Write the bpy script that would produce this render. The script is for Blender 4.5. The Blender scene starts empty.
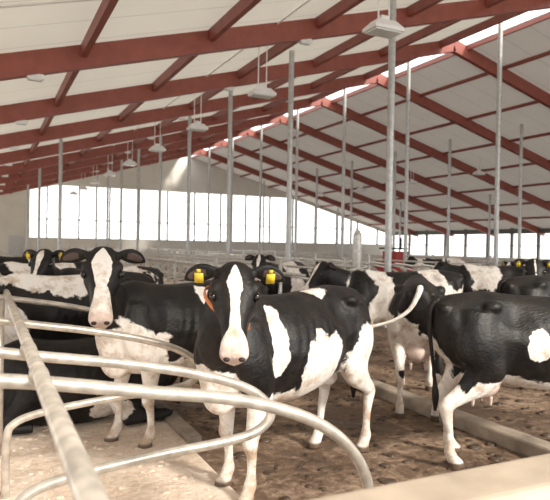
import bpy, bmesh, math, random
import numpy as np
from mathutils import Vector, Matrix, Euler
random.seed(4)
sc=bpy.context.scene
try:
    sc.view_settings.view_transform='Standard'
except Exception: pass
COL=sc.collection
CZ=1.75
# ------------------------------------------------------------------ materials
def mat(name,base=(.5,.5,.5),rough=.6,metal=0,var=.15,scale=6,bump=0,base2=None,coat=0):
    m=bpy.data.materials.new(name); m.use_nodes=True
    nt=m.node_tree; b=nt.nodes['Principled BSDF']
    b.inputs['Roughness'].default_value=rough; b.inputs['Metallic'].default_value=metal
    tc=nt.nodes.new('ShaderNodeTexCoord'); n=nt.nodes.new('ShaderNodeTexNoise')
    n.inputs['Scale'].default_value=scale; n.inputs['Detail'].default_value=6
    nt.links.new(tc.outputs['Object'],n.inputs['Vector'])
    r=nt.nodes.new('ShaderNodeValToRGB')
    b2=base2 or tuple(max(0,c*(1-var*2)) for c in base)
    r.color_ramp.elements[0].position=.3; r.color_ramp.elements[1].position=.7
    r.color_ramp.elements[0].color=(*b2,1); r.color_ramp.elements[1].color=(*base,1)
    nt.links.new(n.outputs['Fac'],r.inputs['Fac']); nt.links.new(r.outputs['Color'],b.inputs['Base Color'])
    if bump:
        bp=nt.nodes.new('ShaderNodeBump'); bp.inputs['Strength'].default_value=bump; bp.inputs['Distance'].default_value=.03
        nt.links.new(n.outputs['Fac'],bp.inputs['Height']); nt.links.new(bp.outputs['Normal'],b.inputs['Normal'])
    return m
M_beam=mat('red_brown_paint',(.31,.085,.062),.5,var=.12,scale=3)
M_purl=mat('purlin_paint',(.28,.078,.058),.5,var=.12,scale=3)
M_galv=mat('galvanised_steel',(.70,.69,.66),.36,.5,var=.16,scale=14)
M_pole=mat('galvanised_pole',(.58,.60,.60),.40,.4,var=.14,scale=9)
M_rail=mat('worn_rail_steel',(.74,.68,.60),.34,.45,var=.22,scale=13,bump=.12)
M_conc=mat('concrete',(.62,.52,.41),.85,var=.14,scale=5,bump=.3)
M_kerb=mat('dirty_concrete',(.50,.42,.34),.85,var=.3,scale=4,bump=.5)
M_wall=mat('wall_panel',(.74,.73,.68),.7,var=.06,scale=1)
M_dark=mat('dark_frame',(.16,.17,.16),.6,var=.1)
M_white=mat('lamp_housing',(.84,.85,.85),.4,var=.04)
M_glass=mat('lamp_glass',(.75,.80,.81),.15,var=.04)
M_wire=mat('wire',(.55,.55,.53),.5,var=.05)
M_red=mat('machine_red',(.45,.03,.02),.4,var=.1)
M_black=mat('rubber_black',(.02,.02,.02),.5,var=.1)
M_tag=mat('ear_tag_yellow',(.85,.62,.05),.45,var=.06)
M_orange=mat('strap_orange',(.75,.25,.08),.6,var=.08)
M_blue=mat('strap_blue',(.05,.16,.40),.6,var=.08)
M_eye=mat('eye_dark',(.012,.008,.006),.06,var=.05)
M_nost=mat('nostril_dark',(.03,.02,.02),.6,var=.05)
M_muck=mat('muck',(.11,.07,.045),.5,var=.3,scale=9,bump=.6)

def panel_mat(name,col,trans):
    m=bpy.data.materials.new(name); m.use_nodes=True; nt=m.node_tree; nt.nodes.clear()
    o=nt.nodes.new('ShaderNodeOutputMaterial'); mx=nt.nodes.new('ShaderNodeMixShader'); mx.inputs[0].default_value=trans
    d=nt.nodes.new('ShaderNodeBsdfDiffuse'); t=nt.nodes.new('ShaderNodeBsdfTranslucent')
    tc=nt.nodes.new('ShaderNodeTexCoord'); sp=nt.nodes.new('ShaderNodeSeparateXYZ'); nt.links.new(tc.outputs['Object'],sp.inputs[0])
    mo=nt.nodes.new('ShaderNodeMath'); mo.operation='PINGPONG'; mo.inputs[1].default_value=.625
    nt.links.new(sp.outputs['Y'],mo.inputs[0])
    gt=nt.nodes.new('ShaderNodeMath'); gt.operation='LESS_THAN'; gt.inputs[1].default_value=.012
    nt.links.new(mo.outputs[0],gt.inputs[0])
    no=nt.nodes.new('ShaderNodeTexNoise'); no.inputs['Scale'].default_value=.6
    nt.links.new(tc.outputs['Object'],no.inputs['Vector'])
    r=nt.nodes.new('ShaderNodeValToRGB'); r.color_ramp.elements[0].color=(*[c*.88 for c in col],1); r.color_ramp.elements[1].color=(*col,1)
    nt.links.new(no.outputs['Fac'],r.inputs['Fac'])
    mc=nt.nodes.new('ShaderNodeMix'); mc.data_type='RGBA'
    mc.inputs[7].default_value=(*[c*.6 for c in col],1)
    nt.links.new(gt.outputs[0],mc.inputs[0]); nt.links.new(r.outputs[0],mc.inputs[6])
    nt.links.new(mc.outputs[2],d.inputs[0]); nt.links.new(mc.outputs[2],t.inputs[0])
    nt.links.new(d.outputs[0],mx.inputs[1]); nt.links.new(t.outputs[0],mx.inputs[2]); nt.links.new(mx.outputs[0],o.inputs[0])
    return m
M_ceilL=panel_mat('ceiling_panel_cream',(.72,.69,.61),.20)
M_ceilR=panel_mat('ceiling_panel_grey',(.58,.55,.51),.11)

def floor_mat(name,c1,c2,c3,rough,scale,wet=0):
    m=bpy.data.materials.new(name); m.use_nodes=True; nt=m.node_tree; b=nt.nodes['Principled BSDF']
    tc=nt.nodes.new('ShaderNodeTexCoord')
    n=nt.nodes.new('ShaderNodeTexNoise'); n.inputs['Scale'].default_value=scale; n.inputs['Detail'].default_value=8; n.inputs['Roughness'].default_value=.65
    nt.links.new(tc.outputs['Object'],n.inputs['Vector'])
    n2=nt.nodes.new('ShaderNodeTexNoise'); n2.inputs['Scale'].default_value=scale*9; n2.inputs['Detail'].default_value=6; n2.inputs['Roughness'].default_value=.7
    nt.links.new(tc.outputs['Object'],n2.inputs['Vector'])
    r=nt.nodes.new('ShaderNodeValToRGB'); r.color_ramp.elements[0].position=.40; r.color_ramp.elements[1].position=.60
    r.color_ramp.elements[0].color=(*c1,1); r.color_ramp.elements[1].color=(*c3,1)
    e=r.color_ramp.elements.new(.5); e.color=(*c2,1)
    ad=nt.nodes.new('ShaderNodeMath'); ad.operation='MULTIPLY_ADD'; ad.inputs[1].default_value=.5
    sb=nt.nodes.new('ShaderNodeMath'); sb.operation='MULTIPLY'; sb.inputs[1].default_value=.5
    nt.links.new(n.outputs['Fac'],sb.inputs[0]); nt.links.new(n2.outputs['Fac'],ad.inputs[0]); nt.links.new(sb.outputs[0],ad.inputs[2])
    nt.links.new(ad.outputs[0],r.inputs['Fac']); nt.links.new(r.outputs[0],b.inputs['Base Color'])
    if wet:
        rr=nt.nodes.new('ShaderNodeMapRange'); rr.inputs['From Min'].default_value=.40; rr.inputs['From Max'].default_value=.50; rr.inputs['To Min'].default_value=.3; rr.inputs['To Max'].default_value=.85
        nt.links.new(ad.outputs[0],rr.inputs['Value']); nt.links.new(rr.outputs[0],b.inputs['Roughness'])
    else: b.inputs['Roughness'].default_value=rough
    bp=nt.nodes.new('ShaderNodeBump'); bp.inputs['Strength'].default_value=1.0; bp.inputs['Distance'].default_value=.06
    nt.links.new(ad.outputs[0],bp.inputs['Height']); nt.links.new(bp.outputs['Normal'],b.inputs['Normal'])
    return m
M_alley=floor_mat('alley_muck',(.07,.042,.027),(.17,.11,.07),(.36,.26,.185),.5,1.3,1)
M_sand=floor_mat('bedding_sand',(.68,.53,.41),(.86,.71,.58),(.93,.82,.70),.9,1.8)
M_out=mat('outside_ground',(.62,.60,.56),.9,var=.1,scale=.4)

def cow_mat():
    m=bpy.data.materials.new('cow_hide'); m.use_nodes=True; nt=m.node_tree; b=nt.nodes['Principled BSDF']
    L=nt.links.new; N=nt.nodes.new
    a=N('ShaderNodeAttribute'); a.attribute_name='pat'; sp=N('ShaderNodeSeparateColor'); L(a.outputs['Color'],sp.inputs[0])
    tc=N('ShaderNodeTexCoord'); n=N('ShaderNodeTexNoise'); n.inputs['Scale'].default_value=3.8; n.inputs['Detail'].default_value=9; n.inputs['Roughness'].default_value=.6; n.inputs['Distortion'].default_value=.4
    L(tc.outputs['Object'],n.inputs['Vector'])
    ma=N('ShaderNodeMath'); ma.operation='MULTIPLY_ADD'; ma.inputs[1].default_value=2.4; ma.inputs[2].default_value=-1.2
    L(n.outputs['Fac'],ma.inputs[0])
    ad=N('ShaderNodeMath'); ad.operation='ADD'; L(ma.outputs[0],ad.inputs[0]); L(sp.outputs[0],ad.inputs[1])
    mr=N('ShaderNodeMapRange'); mr.inputs['From Min'].default_value=-.05; mr.inputs['From Max'].default_value=.07; L(ad.outputs[0],mr.inputs['Value'])
    n2=N('ShaderNodeTexNoise'); n2.inputs['Scale'].default_value=7; n2.inputs['Detail'].default_value=9; n2.inputs['Roughness'].default_value=.68; L(tc.outputs['Object'],n2.inputs['Vector'])
    sx=N('ShaderNodeSeparateXYZ'); L(tc.outputs['Object'],sx.inputs[0])
    hz=N('ShaderNodeMapRange'); hz.inputs['From Min'].default_value=0; hz.inputs['From Max'].default_value=.8; hz.inputs['To Min'].default_value=-.07; hz.inputs['To Max'].default_value=.03; L(sx.outputs['Z'],hz.inputs['Value'])
    nd=N('ShaderNodeMath'); L(n2.outputs['Fac'],nd.inputs[0]); L(hz.outputs[0],nd.inputs[1])
    r2=N('ShaderNodeValToRGB'); r2.color_ramp.elements[0].position=.34; r2.color_ramp.elements[1].position=.54
    r2.color_ramp.elements[0].color=(.50,.38,.28,1); r2.color_ramp.elements[1].color=(.90,.86,.81,1); L(nd.outputs[0],r2.inputs[0])
    r1=N('ShaderNodeValToRGB'); r1.color_ramp.elements[0].position=.4; r1.color_ramp.elements[1].position=.75; r1.color_ramp.elements[0].color=(.0045,.0045,.0055,1); r1.color_ramp.elements[1].color=(.026,.020,.016,1); L(n2.outputs['Fac'],r1.inputs[0])
    m1=N('ShaderNodeMix'); m1.data_type='RGBA'; L(mr.outputs[0],m1.inputs[0]); L(r1.outputs[0],m1.inputs[6]); L(r2.outputs[0],m1.inputs[7])
    m2=N('ShaderNodeMix'); m2.data_type='RGBA'; L(sp.outputs[1],m2.inputs[0]); L(m1.outputs[2],m2.inputs[6]); m2.inputs[7].default_value=(.62,.42,.36,1)
    m3=N('ShaderNodeMix'); m3.data_type='RGBA'; L(sp.outputs[2],m3.inputs[0]); L(m2.outputs[2],m3.inputs[6]); m3.inputs[7].default_value=(.12,.08,.055,1)
    L(m3.outputs[2],b.inputs['Base Color']); b.inputs['Roughness'].default_value=.47
    b.inputs['Specular IOR Level'].default_value=.32
    mp=N('ShaderNodeMapping'); mp.inputs['Scale'].default_value=(26,100,50); L(tc.outputs['Object'],mp.inputs['Vector'])
    n3=N('ShaderNodeTexNoise'); n3.inputs['Scale'].default_value=1; n3.inputs['Detail'].default_value=5; L(mp.outputs[0],n3.inputs['Vector'])
    n4=N('ShaderNodeTexNoise'); n4.inputs['Scale'].default_value=8; n4.inputs['Detail'].default_value=3; L(tc.outputs['Object'],n4.inputs['Vector'])
    h4=N('ShaderNodeMath'); h4.operation='MULTIPLY'; h4.inputs[1].default_value=.40; L(n4.outputs['Fac'],h4.inputs[0])
    sm=N('ShaderNodeMath'); sm.operation='MULTIPLY_ADD'; sm.inputs[1].default_value=.30; L(n3.outputs['Fac'],sm.inputs[0]); L(h4.outputs[0],sm.inputs[2])
    bp=N('ShaderNodeBump'); bp.inputs['Strength'].default_value=.7; bp.inputs['Distance'].default_value=.022; L(sm.outputs[0],bp.inputs['Height']); L(bp.outputs[0],b.inputs['Normal'])
    return m
M_cow=cow_mat()

# ------------------------------------------------------------------ mesh builder
def catmull(P,sub):
    P=np.array(P,float); out=[]
    n=len(P)
    for i in range(n-1):
        p0=P[max(i-1,0)];p1=P[i];p2=P[i+1];p3=P[min(i+2,n-1)]
        for k in range(sub):
            t=k/sub
            out.append(.5*((2*p1)+(-p0+p2)*t+(2*p0-5*p1+4*p2-p3)*t*t+(-p0+3*p1-3*p2+p3)*t**3))
    out.append(P[-1]); return np.array(out)
def unit(v): 
    v=np.array(v,float); return v/ (np.linalg.norm(v)+1e-9)
class MB:
    def __init__(s): s.v=[];s.f=[];s.m=[];s.at=[]
    def add(s,vs,fs,m=0,at=(-1,0,0)):
        o=len(s.v); s.v+= [tuple(map(float,x)) for x in vs]; s.f+=[tuple(o+i for i in f) for f in fs]; s.m+=[m]*len(fs); s.at+=[at]*len(vs)
    def box(s,c,size,m=0,rot=None):
        vs=[];
        for x in(-.5,.5):
            for y in(-.5,.5):
                for z in(-.5,.5):
                    p=Vector((x*size[0],y*size[1],z*size[2]))
                    if rot: p=rot@p
                    vs.append(p+Vector(c))
        s.add(vs,[(0,1,3,2),(4,6,7,5),(0,4,5,1),(2,3,7,6),(0,2,6,4),(1,5,7,3)],m)
    def beam(s,p1,p2,w,h,m=0):
        p1=Vector(p1);p2=Vector(p2);t=(p2-p1).normalized();side=t.cross(Vector((0,0,1)))
        if side.length<1e-3: side=Vector((1,0,0))
        side.normalize();up=side.cross(t)
        vs=[]
        for p in(p1,p2):
            for a in(-.5,.5):
                for b in(-.5,.5): vs.append(p+side*a*w+up*b*h)
        s.add(vs,[(0,1,3,2),(4,6,7,5),(0,4,5,1),(2,3,7,6),(0,2,6,4),(1,5,7,3)],m)
    def loft(s,rings,m=0,at=(-1,0,0)):
        n=len(rings[0]); vs=[];fs=[]
        for r in rings: vs+=list(r)
        k=len(rings)
        for i in range(k-1):
            for j in range(n):
                fs.append((i*n+j,i*n+(j+1)%n,(i+1)*n+(j+1)%n,(i+1)*n+j))
        vs.append(np.mean(rings[0],axis=0)); vs.append(np.mean(rings[-1],axis=0))
        for j in range(n):
            fs.append((k*n,(j+1)%n,j)); fs.append((k*n+1,(k-1)*n+j,(k-1)*n+(j+1)%n))
        s.add(vs,fs,m,at)
    def tube(s,pts,m=0,n=14,sub=4,side=None,at=(-1,0,0),smooth=True):
        P=catmull(pts,sub) if smooth else np.array(pts,float)
        rings=[];prev=None
        for i in range(len(P)):
            a=P[max(i-1,0)][:3];b=P[min(i+1,len(P)-1)][:3];t=unit(b-a)
            if side is None:
                if prev is None:
                    sd=np.cross((0,0,1),t)
                    if np.linalg.norm(sd)<.05: sd=np.array((0,1,0.))
                else: sd=prev
            elif isinstance(side,str): sd=np.cross((0,0,1),t)
            else: sd=np.array(side,float)
            sd=unit(sd-t*np.dot(sd,t)); prev=sd
            up=np.cross(t,sd)
            ang=np.linspace(0,2*math.pi,n,endpoint=False)
            rings.append(np.array([P[i][:3]+sd*math.cos(q)*P[i][3]+up*math.sin(q)*P[i][4] for q in ang]))
        s.loft(rings,m,at)
    def pipe(s,pts,r,m=0,n=10,sub=4,smooth=True):
        s.tube([(*p,r,r) for p in pts],m,n,sub,smooth=smooth)
    def ball(s,c,r,m=0,ax=None,n=14,k=9,at=(-1,0,0)):
        ax=ax or ((1,0,0),(0,1,0),(0,0,1)); A=[np.array(a,float) for a in ax]; c=np.array(c,float)
        rings=[]
        for i in range(k+1):
            ph=-math.pi/2+math.pi*(i+.15)/(k+.3); 
            rings.append(np.array([c+A[0]*r[0]*math.cos(ph)*math.cos(q)+A[1]*r[1]*math.cos(ph)*math.sin(q)+A[2]*r[2]*math.sin(ph) for q in np.linspace(0,2*math.pi,n,endpoint=False)]))
        s.loft(rings,m,at)
    def mesh(s,name,mats,smooth=False,attr=False):
        me=bpy.data.meshes.new(name); me.from_pydata(s.v,[],s.f)
        for m in mats: me.materials.append(m)
        me.polygons.foreach_set('material_index',s.m)
        bm=bmesh.new(); bm.from_mesh(me); bmesh.ops.recalc_face_normals(bm,faces=bm.faces); bm.to_mesh(me); bm.free()
        me.polygons.foreach_set('use_smooth',[smooth]*len(me.polygons))
        if attr:
            a=me.attributes.new('pat','FLOAT_COLOR','POINT')
            a.data.foreach_set('color',np.array([(x[0],x[1],x[2],1) for x in s.at],dtype=np.float32).ravel())
        me.update(); return me
    def obj(s,name,mats,smooth=False,parent=None,attr=False,loc=None):
        o=bpy.data.objects.new(name,s.mesh(name,mats,smooth,attr)); COL.objects.link(o)
        if parent: o.parent=parent
        if loc: o.location=loc
        return o

# ------------------------------------------------------------------ cows
def make_cow(loc,heading,ops,poll=(1.15,0,1.5),hyaw=0,hpitch=50,scale=1,vox=.02,lying=False,blaze=.045,legz=.5,
             stride=(0,0,0,0),tags=1,collar=None,tail=None,head_black=True,hs=1.0,fat=1.0,pinkm=.5,udder=.8,tailw=False):
    g=MB(); dz=-.60 if lying else 0
    R=[(-.90,1.30,1.12,.07),(-.86,1.36,1.00,.15),(-.76,1.40,.84,.235),(-.60,1.42,.76,.275),(-.42,1.435,.70,.300),(-.2,1.41,.635,.325),
       (.05,1.395,.59,.350),(.28,1.39,.585,.34),(.48,1.41,.60,.295),(.64,1.435,.62,.245),(.78,1.40,.66,.200),(.90,1.31,.74,.15),(.97,1.2,.86,.08)]
    P=catmull(R,3); rings=[]
    for x,t,b,w in P:
        c=(t+b)/2;h=(t-b)/2;rr=[]; w=w*fat
        for q in np.linspace(0,2*math.pi,26,endpoint=False):
            cy=math.copysign(abs(math.cos(q))**.85,math.cos(q)); sz=math.copysign(abs(math.sin(q))**.9,math.sin(q))
            k=1-.32*max(0,sz)**1.6-.12*max(0,-sz)
            rr.append((x,cy*w*k,c+sz*h+dz))
        rings.append(np.array(rr))
    g.loft(rings)
    for sgn in(1,-1):
        st=stride[0 if sgn>0 else 1]; sh=stride[2 if sgn>0 else 3]
        g.ball((-.47,.215*sgn,1.315+dz),(.085,.06,.05)); g.ball((-.84,.11*sgn,1.29+dz),(.05,.045,.05))
        if not lying:
            g.tube([(.66,.13*sgn,1.22,.075,.16),(.70,.185*sgn,.98,.095,.17),(.60+st*.1,.19*sgn,.78,.085,.125),(.60+st*.45,.175*sgn,.60,.062,.080),(.62+st*.75,.17*sgn,.46,.050,.056),(.635+st*.8,.168*sgn,.41,.054,.060),(.615+st*.85,.168*sgn,.33,.036,.038),
                    (.61+st*.95,.168*sgn,.20,.032,.034),(.615+st,.168*sgn,.135,.045,.047),(.64+st,.168*sgn,.08,.044,.046),(.665+st,.17*sgn,.035,.058,.066),(.67+st,.17*sgn,0,.062,.074)],side=(0,1,0),n=14)
            g.tube([(-.52,.16*sgn,1.25,.10,.20),(-.56,.20*sgn,1.05,.115,.25),(-.52+sh*.1,.215*sgn,.86,.100,.205),(-.56+sh*.3,.21*sgn,.72,.080,.145),(-.68+sh*.55,.195*sgn,.60,.054,.080),(-.770+sh*.75,.185*sgn,.52,.048,.062),(-.765+sh*.8,.18*sgn,.46,.044,.054),
                    (-.735+sh*.88,.178*sgn,.34,.034,.038),(-.715+sh*.95,.178*sgn,.20,.034,.036),(-.71+sh,.178*sgn,.135,.047,.049),(-.68+sh,.178*sgn,.08,.046,.048),(-.655+sh,.18*sgn,.035,.058,.066),(-.65+sh,.18*sgn,0,.062,.074)],side=(0,1,0),n=14)
        else:
            g.tube([(.62,.16*sgn,.6,.09,.15),(.66,.22*sgn,.34,.08,.11),(.86,.24*sgn,.13,.06,.06),(.98,.24*sgn,.08,.05,.05),(.80,.26*sgn,.06,.04,.04),(.62,.27*sgn,.06,.05,.05)],side=(0,1,0),n=12)
            g.tube([(-.55,.18*sgn,.6,.12,.2),(-.45,.27*sgn,.38,.13,.17),(-.12,.34*sgn,.22,.09,.11),(-.35,.38*sgn,.09,.06,.06),(-.62,.38*sgn,.07,.05,.05),(-.35,.41*sgn,.055,.045,.045),(-.15,.42*sgn,.05,.05,.05)],side=(0,1,0),n=12)
    g.ball((.80,0,.80+dz),(.16,.12,.20))
    if not lying:
        g.ball((-.47,0,.66),(.20*udder,.16*udder,.15*udder))
    hy=math.radians(hyaw);hp=math.radians(hpitch)
    d=np.array((math.cos(hy)*math.cos(hp),math.sin(hy)*math.cos(hp),-math.sin(hp)))
    s_=np.array((-math.sin(hy),math.cos(hy),0)); u=np.cross(d,s_); 
    if u[2]<0:u=-u
    Pp=np.array(poll,float)+np.array((0,0,dz))
    end=Pp+(d*.07-u*.05)*hs
    b0=np.array((.52,0,1.05+dz)); b1=np.array((.80,0.0,1.12+dz)); 
    mid=(b1*.45+end*.55)+np.array((.05,0,.02))
    mid2=end*.88+mid*.12 - d*0.04
    g.tube([(*b0,.19,.30),(*b1,.165,.27),(*mid,.115,.19),(*mid2,.09,.145),(*end,.08,.11)],side='h',n=16)
    H=[(-.07,.040,.035,.05),(-.045,.075,.065,.085),(0,.100,.092,.105),(.06,.118,.118,.11),(.13,.134,.134,.105),(.19,.130,.132,.095),(.26,.106,.120,.085),(.33,.086,.104,.078),
       (.40,.074,.092,.074),(.45,.078,.084,.070),(.495,.084,.078,.066),(.525,.078,.068,.054),(.545,.052,.045,.03)]
    rings=[]
    for t,w,h,top in catmull(H,3):
        c=Pp+(d*t+u*(top-h))*hs; rr=[]
        for q in np.linspace(0,2*math.pi,20,endpoint=False):
            cy=math.cos(q);sz=math.sin(q); k=1-.26*max(0,-sz)
            cy=math.copysign(abs(cy)**.75,cy); sz=math.copysign(abs(sz)**.8,sz)
            rr.append(c+s_*cy*w*k*hs+u*sz*h*hs)
        rings.append(np.array(rr))
    g.loft(rings)
    for sgn in(1,-1):
        g.ball(Pp+(d*.118+s_*.112*sgn+u*.058)*hs,(.05*hs,.034*hs,.034*hs),ax=(d,s_,u))
        g.ball(Pp+(d*.520+s_*.048*sgn+u*.018)*hs,(.03*hs,.034*hs,.034*hs),ax=(d,s_,u))
        g.ball(Pp+(d*.0+s_*.10*sgn+u*.03)*hs,(.035,.045,.035),ax=(d,s_,u))
    g.ball(Pp+(d*.485-u*.10)*hs,(.05*hs,.055*hs,.03*hs),ax=(d,s_,u))
    tmp=g.obj('tmp',[M_cow])
    rm=tmp.modifiers.new('r','REMESH'); rm.mode='VOXEL'; rm.voxel_size=vox
    sm=tmp.modifiers.new('s','SMOOTH'); sm.factor=.5; sm.iterations=max(2,int(4*.02/vox))
    dg=bpy.context.evaluated_depsgraph_get(); me=bpy.data.meshes.new_from_object(tmp.evaluated_get(dg))
    bpy.data.objects.remove(tmp)
    n=len(me.vertices); V=np.empty(n*3,dtype=np.float32); me.vertices.foreach_get('co',V); V=V.reshape(-1,3).astype(float)
    NN=np.empty(n*3,dtype=np.float32); me.vertices.foreach_get('normal',NN); NN=NN.reshape(-1,3).astype(float)
    Bz=V-np.array((0,0,dz)); A=Bz.copy(); A[:,1]=abs(A[:,1])
    def gs(c,r): return np.exp(-(((A-np.array(c))/np.array(r))**2).sum(1))
    D_=-.045*gs((-.27,.27,1.24),(.13,.15,.11))+.024*gs((.66,.2,1.05),(.10,.12,.22))-.022*gs((.47,.25,1.05),(.07,.15,.25))
    D_+=-.022*gs((-.30,.25,.95),(.07,.15,.2))+.020*gs((-.58,.28,1.0),(.12,.12,.16))-.018*gs((-.74,.2,1.15),(.05,.12,.15))+.018*gs((-.45,.25,.80),(.07,.1,.08))
    rib=np.clip(1-abs(A[:,0]-.12)/.40,0,1)*np.clip(1-abs(A[:,2]-1.02)/.30,0,1)
    D_+=rib*.007*np.sin((A[:,0]+.25*(A[:,2]-1))*2*math.pi/.09)
    D_+=-.010*gs((.3,0,1.45),(.5,.05,.1))
    V=V+NN*D_[:,None]
    q=(V-Pp)/hs; qt=q@d; qs=q@s_; qu=q@u
    hd=(qt>-.09)&(qt<.60)&(abs(qs)<.19)&(qu>-.21)&(qu<.16)
    ck=np.exp(-(((qt-.30)/.07)**2+((abs(qs)-.09)/.05)**2+((qu-.0)/.05)**2))
    # mouth line: shallow groove round the muzzle
    mg=np.exp(-(((qu+.062)/.008)**2))*np.clip((qt-.40)/.03,0,1)
    V=V-NN*(np.where(hd,ck*.010+mg*.008,0))[:,None]
    me.vertices.foreach_set('co',V.astype(np.float32).ravel())
    B=V-np.array((0,0,dz))
    f=np.full(n,-1.1)
    for op in ops:
        c=np.array(op[1]);r=np.array(op[2]); gg=np.clip(1.6*(1-np.sqrt((((B-c)/r)**2).sum(1))),-1.1,1.1)
        f=np.maximum(f,gg) if op[0]=='w' else np.minimum(f,-gg)
    if not lying:
        gl=(legz-V[:,2])/.22; f=np.maximum(f,np.clip(gl,-1.1,1.3))
    if head_black:
        bw=np.interp(qt,[-.1,0,.10,.28,.38,.45,.56],[-.05,blaze*.3,blaze,blaze*.55,blaze*.7,.08,.12]); 
        fb=np.clip((bw-abs(qs))/.030,-1.3,1.3); fb=np.where((qu<-.03)&(qt<.40),-1.3,fb)
        f=np.where(hd,fb,f)
    pink=np.zeros(n)
    pink=np.where(hd&(qt>.46),np.clip((qt-.46)/.04,0,1)*pinkm,pink)
    ud=(1-np.sqrt((((V-np.array((-.47,0,.60)))/np.array((.26,.19,.17)))**2).sum(1)))
    if not lying and udder>.6: pink=np.maximum(pink,np.clip(ud*5,0,.6)); f=np.where(ud>0,1.1,f)
    hoof=np.clip((.062-V[:,2])/.012,0,1) if not lying else np.zeros(n)
    a=me.attributes.new('pat','FLOAT_COLOR','POINT')
    a.data.foreach_set('color',np.stack([f,pink,hoof,np.ones(n)],1).astype(np.float32).ravel())
    me.polygons.foreach_set('use_smooth',[True]*len(me.polygons))
    o=bpy.data.objects.new('holstein_cow',me); COL.objects.link(o)
    D=MB()
    for sgn in(1,-1):
        b=Pp+(d*-.005+s_*.11*sgn+u*.03)*hs; out=unit(s_*sgn*1.0-d*.12-u*.10); wd=unit(np.cross(out,unit(u*.5+d*.85)))
        L=.19*hs; pts=[]
        for t,w,th,dr in[(0,.028,.022,0),(.25,.052,.02,.0),(.5,.062,.016,-.01),(.75,.05,.012,-.03),(.92,.026,.009,-.05),(1,.006,.004,-.06)]:
            p=b+out*L*t+np.array((0,0,dr)); pts.append((*p,w,th))
        D.tube(pts,0,n=12,sub=3,side=wd,at=(-1.3,0,0))
        ip=[]
        for t,w,dr in[(.15,.02,0),(.45,.036,-.005),(.75,.027,-.026),(.88,.012,-.04)]:
            p=b+out*L*t+np.array((0,0,dr))+unit(d*.8+u*.5)*.013; ip.append((*p,w,.006))
        D.tube(ip,0,n=8,sub=2,side=wd,at=(-1.3,.14,0))
        D.ball(Pp+(d*.165+s_*.126*sgn+u*.038)*hs,(.033*hs,.022*hs,.028*hs),1,ax=(d,s_,u))
        D.ball(Pp+(d*.549+s_*.042*sgn+u*.026)*hs,(.013*hs,.019*hs,.015*hs),2,ax=(d,s_,u))
        if tags and (tags==2 or sgn==(-1 if tags==1 else 1)):
            nrm=unit(d*.75+u*.4); dn=unit(np.cross(out,nrm)); 
            if dn[2]>0: dn=-dn
            c=Vector(b+out*L*.55+nrm*.034)
            R3=Matrix((Vector(out),Vector(dn),Vector(nrm))).transposed()
            D.box(c+Vector(dn)*.03,(.056,.07,.004),3,R3); D.box(c-Vector(dn)*.018,(.024,.028,.004),3,R3)
    if not lying and udder>.6:
        for x in(-.56,-.40):
            for y in(-.075,.075): D.tube([(x,y,.55,.018,.018),(x,y,.51,.014,.014),(x,y,.475,.008,.008)],0,n=8,sub=2,at=(1.3,.6,0),side=(0,1,0))
    tl=tail or [(-.84,0,1.36),(-.915,0,1.30),(-.92,0,1.1),(-.885,.01,.85),(-.86,.02,.68),(-.85,.02,.55),(-.85,.02,.42)]
    rr=[.032,.028,.020,.016,.016,.032,.012]
    D.tube([(p[0],p[1],max(p[2]+dz,.05),r,r) for p,r in zip(tl,rr)],0,n=8,sub=3,side=(0,1,0),at=(1.3 if (tail or tailw) else -1.3,0,0))
    if collar:
        cc=mid*.75+mid2*.25; t=unit(mid2-mid); sd=unit(np.cross((0,0,1),t)); up=np.cross(t,sd)
        ring=[]
        for q_ in np.linspace(0,2*math.pi,25):
            ring.append(cc+sd*math.cos(q_)*.118+up*math.sin(q_)*.192)
        D.tube([(*p,.006,.018) for p in ring],4,n=6,sub=1)
        D.box(Vector(cc-up*.20),(.07,.05,.08),5)
    D.obj('head_and_tail_details',[M_cow,M_eye,M_nost,M_tag,collar or M_orange,M_orange],True,o,attr=True)
    o.location=(loc[0],loc[1],loc[2] if len(loc)>2 else 0); o.rotation_euler=(0,0,math.radians(heading)); o.scale=(scale,)*3
    return o

W='w';K='b'
# main cow
make_cow((2.175,4.13,.0),204.7,[(W,(.10,0,.56),(.80,.5,.24)),(W,(-.64,.25,.66),(.32,.3,.44)),(W,(.05,.33,.82),(.26,.25,.28)),(W,(.50,.25,1.10),(.09,.2,.26)),(W,(-.15,.15,1.45),(.20,.20,.10)),(K,(-.86,.1,1.12),(.25,.4,.25)),(W,(.93,0,.70),(.2,.25,.24))],
    poll=(.98,.28,1.56),hyaw=44,hpitch=56,vox=.013,blaze=.048,legz=.60,stride=(.06,-.08,-.10,.10),tags=2,collar=M_orange,hs=1.04,udder=.5,pinkm=.6)
# left standing cow
make_cow((1.77,5.42,0),200,[(W,(.75,0,.70),(.42,.5,.42)),(W,(0,0,.60),(.8,.5,.25)),(W,(.0,.35,1.35),(.12,.3,.15))],
    poll=(1.08,.24,1.63),hyaw=58,hpitch=54,vox=.015,blaze=.080,legz=.76,stride=(-.05,.07,0,.1),tags=0,collar=M_blue,hs=1.08,udder=.5)
make_cow((.95,6.95,0),196,[(W,(.25,0,1.4),(.6,.5,.24)),(W,(-.6,0,.7),(.4,.5,.40)),(W,(.8,.0,.9),(.2,.4,.3))],
    poll=(1.25,.1,1.35),hyaw=20,hpitch=50,vox=.022,legz=.6,stride=(.05,0,0,.08))
make_cow((1.55,8.4,0),208,[(W,(-.2,0,1.1),(.45,.5,.5))],poll=(1.05,.1,1.58),hyaw=30,hpitch=50,vox=.024,tags=2)
make_cow((1.0,6.05,.03),185,[(W,(-.1,0,.75),(.2,.6,.12))],poll=(1.15,-.1,1.25),hyaw=-20,hpitch=35,vox=.024,lying=True)
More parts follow.
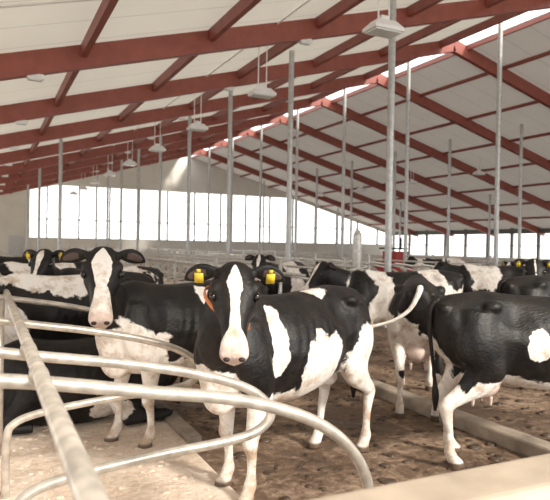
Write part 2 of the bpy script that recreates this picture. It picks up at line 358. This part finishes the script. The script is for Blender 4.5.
# big cow on the right, side on, heading out of frame
make_cow((4.16,3.62,0),-16,[(W,(-.80,.2,.70),(.20,.3,.38)),(W,(-.1,0,.58),(.60,.4,.18)),(W,(.62,.3,1.2),(.2,.3,.3)),(W,(-.12,-.3,1.02),(.10,.2,.14))],
    poll=(1.35,0,1.35),hyaw=-5,hpitch=40,vox=.014,legz=.68,stride=(0,.1,.06,-.10),scale=.98,udder=.95)
make_cow((4.42,5.40,0),52,[(W,(-.55,.2,.72),(.4,.4,.36)),(W,(.2,.3,.85),(.40,.3,.45))],poll=(1.3,0,1.1),hyaw=0,hpitch=50,vox=.02,legz=.5,
    tail=[(-.84,0,1.36),(-.93,.02,1.30),(-.97,.10,1.15),(-.98,.25,1.04),(-.98,.42,.98),(-.98,.58,.93),(-.98,.74,.86)])
make_cow((5.75,7.35,0),160,[(W,(0,0,1),(3,2,2)),(K,(.05,0,1.25),(.28,.5,.32)),(K,(-.74,0,1.32),(.22,.5,.24)),(K,(.72,0,1.1),(.22,.5,.40)),(K,(1.1,0,1.35),(.3,.3,.3))],
    poll=(1.25,.1,1.45),hyaw=20,hpitch=50,vox=.02,legz=.5,stride=(.08,-.05,.05,-.1))
make_cow((6.8,5.35,0),-20,[(W,(.3,0,.7),(.4,.5,.3))],poll=(1.3,0,1.4),hyaw=0,hpitch=45,vox=.025)
make_cow((8.3,6.75,0),196,[(W,(-.3,0,.8),(.4,.5,.4))],poll=(1.1,.15,1.55),hyaw=35,hpitch=55,vox=.024,tags=2,blaze=.02)
make_cow((5.6,11.2,0),215,[(W,(-.1,0,1.0),(.4,.5,.7))],poll=(1.1,.1,1.5),hyaw=20,hpitch=50,vox=.028,tags=0)
make_cow((10.2,9.8,0),150,[(W,(.3,0,1.2),(.4,.5,.5))],poll=(1.2,0,1.4),hyaw=0,hpitch=50,vox=.03)
make_cow((12.6,10.6,0),185,[(W,(0,0,1),(3,2,2)),(K,(0,0,1.3),(.6,.5,.3))],poll=(1.2,0,1.4),hyaw=0,hpitch=50,vox=.03)
make_cow((14.6,9.2,0),20,[(W,(0,0,.8),(.5,.5,.3))],poll=(1.3,0,1.3),hyaw=0,hpitch=50,vox=.03)
make_cow((.6,12.5,.03),180,[(W,(0,0,1),(3,2,2)),(K,(.3,0,1.3),(.5,.5,.2))],poll=(1.2,0,1.4),hyaw=20,hpitch=45,vox=.03,lying=True)
make_cow((.8,15.5,0),185,[(W,(-.3,0,1),(.3,.5,.5))],poll=(1.2,0,1.4),hyaw=20,hpitch=45,vox=.03,tags=0)
make_cow((1.0,10.6,0),190,[(W,(.1,0,1.2),(.6,.5,.5))],poll=(1.2,0,1.4),hyaw=20,hpitch=45,vox=.03,tags=0)
make_cow((14.5,16.5,0),170,[(W,(0,0,1),(3,2,2)),(K,(.3,0,1.3),(.5,.5,.3))],poll=(1.2,0,1.4),vox=.035,tags=0)

# ------------------------------------------------------------------ shell
Y0,Y1=-3.0,52.0; RX=16.0; XL=-7.0; XR=39.0; MS=.28
def roofz(x): 
    h=3.55+MS*x if x<=RX else 3.55+MS*RX-MS*(x-RX)
    return CZ+h
fl=MB(); fl.box((16,24,-.05),(48,58,.1)); fl.obj('floor',[M_alley])
og=MB(); og.box((16,24,-.25),(260,260,.2)); og.obj('ground_outside',[M_out])
bed=MB(); bed.box((-2.3,26.6,.0),(7.8,49.4,.05)); bed.obj('cubicle_bed_sand',[M_sand])
kb=MB(); kb.box((1.67,28.4,.02),(.13,46.8,.10)); kb.obj('bed_kerb',[M_kerb])
kb=MB(); kb.box((4.25,27,.06),(.2,49,.14)); o=kb.obj('alley_kerb',[M_kerb])
bv=o.modifiers.new('b','BEVEL'); bv.width=.03; bv.segments=3
bd2=MB(); bd2.box((6.5,31,.03),(3.0,40,.08)); bd2.obj('middle_bed_sand',[M_sand])
mk=MB(); rs=random.Random(9)
for i in range(900):
    x=rs.uniform(1.8,7.5);yy=rs.uniform(2.3,9.5); r=rs.uniform(.012,.055)
    mk.ball((x,yy,0),(r*rs.uniform(.8,1.5),r,r*rs.uniform(.25,.6)),n=8,k=5)
mk.obj('muck_clumps',[M_muck],True)
sl=MB()
for i in range(1100):
    x=rs.uniform(-1.5,1.55);yy=rs.uniform(2.3,9.5); r=rs.uniform(.008,.030)
    sl.ball((x,yy,.025),(r*rs.uniform(.8,1.5),r,r*rs.uniform(.3,.6)),n=7,k=4)
sl.obj('sand_clumps',[M_sand],True)
cl=MB()
RG=.6
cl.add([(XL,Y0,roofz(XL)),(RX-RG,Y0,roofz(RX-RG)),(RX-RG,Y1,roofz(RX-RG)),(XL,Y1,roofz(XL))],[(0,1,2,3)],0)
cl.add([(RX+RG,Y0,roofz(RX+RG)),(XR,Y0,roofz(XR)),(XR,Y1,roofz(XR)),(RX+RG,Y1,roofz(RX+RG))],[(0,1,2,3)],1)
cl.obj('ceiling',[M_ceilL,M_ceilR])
y=-2.2
while y<52:
    b=MB()
    b.beam((XL,y,roofz(XL)-.26),(RX,y,roofz(RX)-.26),.2,.46); b.beam((RX,y,roofz(RX)-.26),(XR,y,roofz(XR)-.26),.2,.46)
    b.obj('roof_rafter',[M_beam])
    y+=5
pu=MB()
for i in range(9):
    x=XL+.6+2.72*i
    if x>RX-.6: continue
    pu.beam((x,Y0,roofz(x)-.15),(x,Y1,roofz(x)-.15),.12,.26)
x=RX+2.5
while x<XR:
    pu.beam((x,Y0,roofz(x)-.10),(x,Y1,roofz(x)-.10),.08,.14); x+=2.9
for s in(-1,1): pu.beam((RX+s*.65,Y0,roofz(RX+.65)-.1),(RX+s*.65,Y1,roofz(RX+.65)-.1),.08,.16)
pu.obj('roof_purlins',[M_purl])
def pole(x,y,r=.08):
    b=MB(); zt=roofz(x)-.05; b.tube([(x,y,0,r,r),(x,y,zt*.5,r,r),(x,y,zt,r,r)],0,n=14,sub=1,side=(1,0,0))
    b.box((x,y,.03),(.4,.4,.06)); b.obj('steel_pole',[M_pole],False)
for i in range(9):
    yy=10.95+4.9*i
    if yy>51: break
    pole(8.1,yy)
    if i>0: pole(15.7,yy-.7); 
    pole(23.0,yy)
    if i%2==0: pole(31,yy)
for yy in(24.6,34.6,44.6): pole(2.6,yy,.07)
def lamp(x,y,z,s=1.0):
    b=MB(); 
    w=.30*s
    top=[(x-w*.6,y-.12,z+.12),(x+w*.6,y-.12,z+.12),(x+w*.6,y+.12,z+.12),(x-w*.6,y+.12,z+.12)]
    bot=[(x-w,y-.2,z),(x+w,y-.2,z),(x+w,y+.2,z),(x-w,y+.2,z)]
    b.add(top+bot,[(0,1,2,3),(7,6,5,4),(0,4,5,1),(1,5,6,2),(2,6,7,3),(3,7,4,0)],0)
    b.box((x,y,z-.03),(w*2,.40,.06),0); b.box((x,y,z-.07),(w*1.75,.33,.03),1)
    b.box((x,y,z+.16),(.16,.12,.10),0)
    for dx in(-.11,.11): b.beam((x+dx,y,z+.15),(x+dx,y,roofz(x)-.02),.022,.022,2)
    b.obj('hanging_barn_lamp',[M_white,M_glass,M_white])
for i in range(9): lamp(6.1,8.5+5*i,CZ+3.75)
for i in range(6): lamp(25.5,14+6*i,roofz(25.5)-1.0)
for i in range(7):
    yy=12.8+5*i
    for xx in(.85,6.9): 
        b=MB(); b.box((xx,yy,roofz(xx)-.53),(.30,.16,.10),0); b.box((xx,yy,roofz(xx)-.59),(.24,.12,.03),1); b.obj('rafter_light_fitting',[M_white,M_glass])
cd=MB()
for yy,x1 in((9.9,8),(14.2,7)):
    cd.pipe([(-3,yy,roofz(-3)-.1),(x1,yy,roofz(x1)-.1)],.02,0,smooth=False)
cd.pipe([(6.1,2,roofz(6.1)-.06),(6.1,50,roofz(6.1)-.06)],.02,0,smooth=False)
cd.obj('cable_conduit',[M_white])

# far gable wall
gw=MB(); T=.15
def wb(x1,x2,z1,z2,m=0,y=Y1): gw.box(((x1+x2)/2,y,(z1+z2)/2),(x2-x1,T,z2-z1),m)
wb(XL,XR,0,2.1)
TOPZ=6.4
def prism(pts,m=0):
    n=len(pts); vs=[(x,Y1-T/2,z) for x,z in pts]+[(x,Y1+T/2,z) for x,z in pts]
    fs=[tuple(range(n)),tuple(range(2*n-1,n-1,-1))]+[(i,(i+1)%n,n+(i+1)%n,n+i) for i in range(n)]
    gw.add(vs,fs,m)
prism([(XL,2.1),(3.2,2.1),(3.2,roofz(3.2)),(XL,roofz(XL))])
xa=(TOPZ+.35-CZ-3.55)/MS
prism([(3.2,roofz(3.2)-.3),(xa,TOPZ),(xa,roofz(xa)),(3.2,roofz(3.2))])
prism([(xa,TOPZ),(RX*2-xa,TOPZ),(RX*2-xa,roofz(xa)),(RX,roofz(RX)),(xa,roofz(xa))])
prism([(RX*2-xa,TOPZ),(XR,roofz(XR)-.3),(XR,roofz(XR)),(RX*2-xa,roofz(xa))])
xm=4.5
while xm<XR: 
    hz=min(TOPZ,roofz(xm)-.2); gw.box((xm,Y1,(hz+2)/2),(.10,.2,hz-2.0),1); xm+=2.5
gw.box((19,Y1,3.6),(31,.16,.07),1)
gw.obj('wall_far',[M_wall,M_dark])
dr=MB(); dr.box((-1.2,Y1-.15,1.6),(3.2,.08,3.2),0); dr.box((-1.2,Y1-.2,2.4),(1.2,.04,.8),1)
dr.box((2.2,Y1-.15,1.1),(1.0,.08,2.2),0)
dr.obj('door_1',[M_pole,M_dark])
rw=MB()
rw.box((XR-.6,25,.55),(.2,54,1.1),0)
yy=-1
while yy<52: rw.box((XR-.6,yy,2.1),(.18,.22,3.0),1); yy+=2.6
rw.box((XR-.6,25,3.25),(.2,54,.4),1); rw.box((XR-.6,25,2.1),(.06,54,.06),1)
rw.obj('wall_right',[M_wall,M_dark])
lw=MB(); lw.box((XL+.3,25,.5),(.2,54,1.0),0)
yy=0
while yy<52: lw.box((XL+.3,yy,1.7),(.18,.2,3.3),1); yy+=5
lw.obj('wall_left',[M_wall,M_dark])

# ------------------------------------------------------------------ cubicle dividers
RXX=.196; RZ=1.22
prof=[(-.75,1.30),(-.3,1.25),(0,1.20),(.5,1.12),(.9,1.03),(1.15,.94),(1.28,.84),(1.30,.76),(1.22,.69),(1.05,.655),(.6,.625),(.2,.58),(0,.52),(-.05,.40),(-.05,.0)]
profA=[(-.75,1.27),(-.3,1.235),(0,1.20),(.4,1.13),(.85,1.05),(1.2,.93),(1.42,.78),(1.54,.60),(1.55,.45),(1.45,.34),(1.2,.30),(.6,.30),(.2,.32),(0,.28),(-.05,.15),(-.05,0)]
def divider(b,x,y,pr=prof,flip=1,r=.030):
    b.pipe([(x+flip*a,y,z) for a,z in pr],r,0,n=12,sub=5)
for i,yy in enumerate([2.5,3.12,4.40,6.35,7.7]):
    b=MB(); divider(b,RXX,yy,profA if i==0 else prof,1,.029 if i==0 else .027)
    b.tube([(RXX,yy-.035,RZ+.01,.037,.037),(RXX,yy+.035,RZ+.01,.037,.037)],0,n=14,sub=1,smooth=False)
    b.obj('cubicle_divider',[M_rail],True)
b=MB()
for i in range(30): divider(b,RXX,9.0+1.2*i,r=.026)
b.obj('cubicle_divider_row',[M_galv],True)
b=MB(); b.pipe([(RXX,-.8,RZ+.02),(RXX,20,RZ+.02),(RXX,50,RZ+.02)],.030,0,n=16,sub=2)
for yy in [-.7,5.3,9.0,12.6,16.2,21,27,33,40,47]: b.pipe([(RXX-.08,yy,0),(RXX-.08,yy,RZ+.05)],.035,0,smooth=False)
b.pipe([(-1.6,-.8,.95),(-1.6,50,.95)],.03,0,smooth=False)
b.obj('neck_rail',[M_rail],True)
for xr,ya,fl_ in((5.2,10.5,1),(7.3,11.5,-1),(11.5,13,1),(19.0,15,-1)):
    b=MB()
    for i in range(int((48-ya)/1.2)): divider(b,xr,ya+1.2*i,flip=fl_,r=.026)
    b.pipe([(xr,ya-1,RZ),(xr,48,RZ)],.03,0,smooth=False)
    b.pipe([(xr+.4*fl_,ya-1,RZ+.12),(xr+.4*fl_,48,RZ+.12)],.025,0,smooth=False)
    for i in range(10): b.pipe([(xr,ya+3.6*i,0),(xr,ya+3.6*i,1.5)],.04,0,smooth=False)
    b.obj('cubicle_divider_row',[M_galv],True)
b=MB(); b.box((2.2,1.60,.46),(3.8,.30,.92)); o=b.obj('concrete_partition',[M_conc]); 
bv=o.modifiers.new('b','BEVEL'); bv.width=.05; bv.segments=4
b=MB(); mx,my=16.2,21.4
b.box((mx,my,.75),(1.1,1.4,.8),0); b.box((mx,my,1.35),(.7,.9,.5),0); b.box((mx-.1,my,1.72),(.8,1.0,.08),1)
for sx in(-.5,.5):
    for sy in(-.45,.45): b.tube([(mx+sx-.08,my+sy,.32,.32,.32),(mx+sx+.08,my+sy,.32,.32,.32)],1,n=16,sub=1,side=(0,1,0),smooth=False)
b.pipe([(mx+.3,my,1.7),(mx+.3,my,2.2)],.05,1,smooth=False)
b.obj('small_feed_tractor',[M_red,M_black])
b=MB(); b.tube([(9.7,14.6,0,.13,.13),(9.7,14.6,2.1,.13,.13),(9.7,14.6,2.25,.06,.06)],0,n=18,sub=1,side=(1,0,0),smooth=False); 
for a in(0,1,2): b.box((9.7+.13*math.cos(a*2.1),14.6+.13*math.sin(a*2.1),.3),(.06,.06,.6))
b.obj('ventilation_pipe',[M_galv])

# ------------------------------------------------------------------ light
w=bpy.data.worlds.new('World'); sc.world=w; w.use_nodes=True; nt=w.node_tree
bg=nt.nodes['Background']; bg.inputs[0].default_value=(1,.985,.96,1); bg.inputs[1].default_value=2.5
s=bpy.data.lights.new('sun','SUN'); s.energy=4.4; s.angle=math.radians(9); s.color=(1,.92,.80)
so=bpy.data.objects.new('sun',s); COL.objects.link(so); so.rotation_euler=Vector((-.30,.80,-.55)).to_track_quat('-Z','Y').to_euler()
# ------------------------------------------------------------------ camera
cam=bpy.data.cameras.new('camera'); co=bpy.data.objects.new('camera',cam); COL.objects.link(co)
cam.sensor_width=36; cam.lens=600/550*36; cam.clip_start=.05; cam.clip_end=500
co.matrix_world=Matrix.Translation((0,0,CZ))@Matrix.Rotation(math.radians(-25.8),4,'Z')@Matrix.Rotation(math.radians(89.6),4,'X')@Matrix.Rotation(math.radians(1.0),4,'Z')
cam.dof.use_dof=True; cam.dof.focus_distance=4.4; cam.dof.aperture_fstop=3.2
sc.camera=co
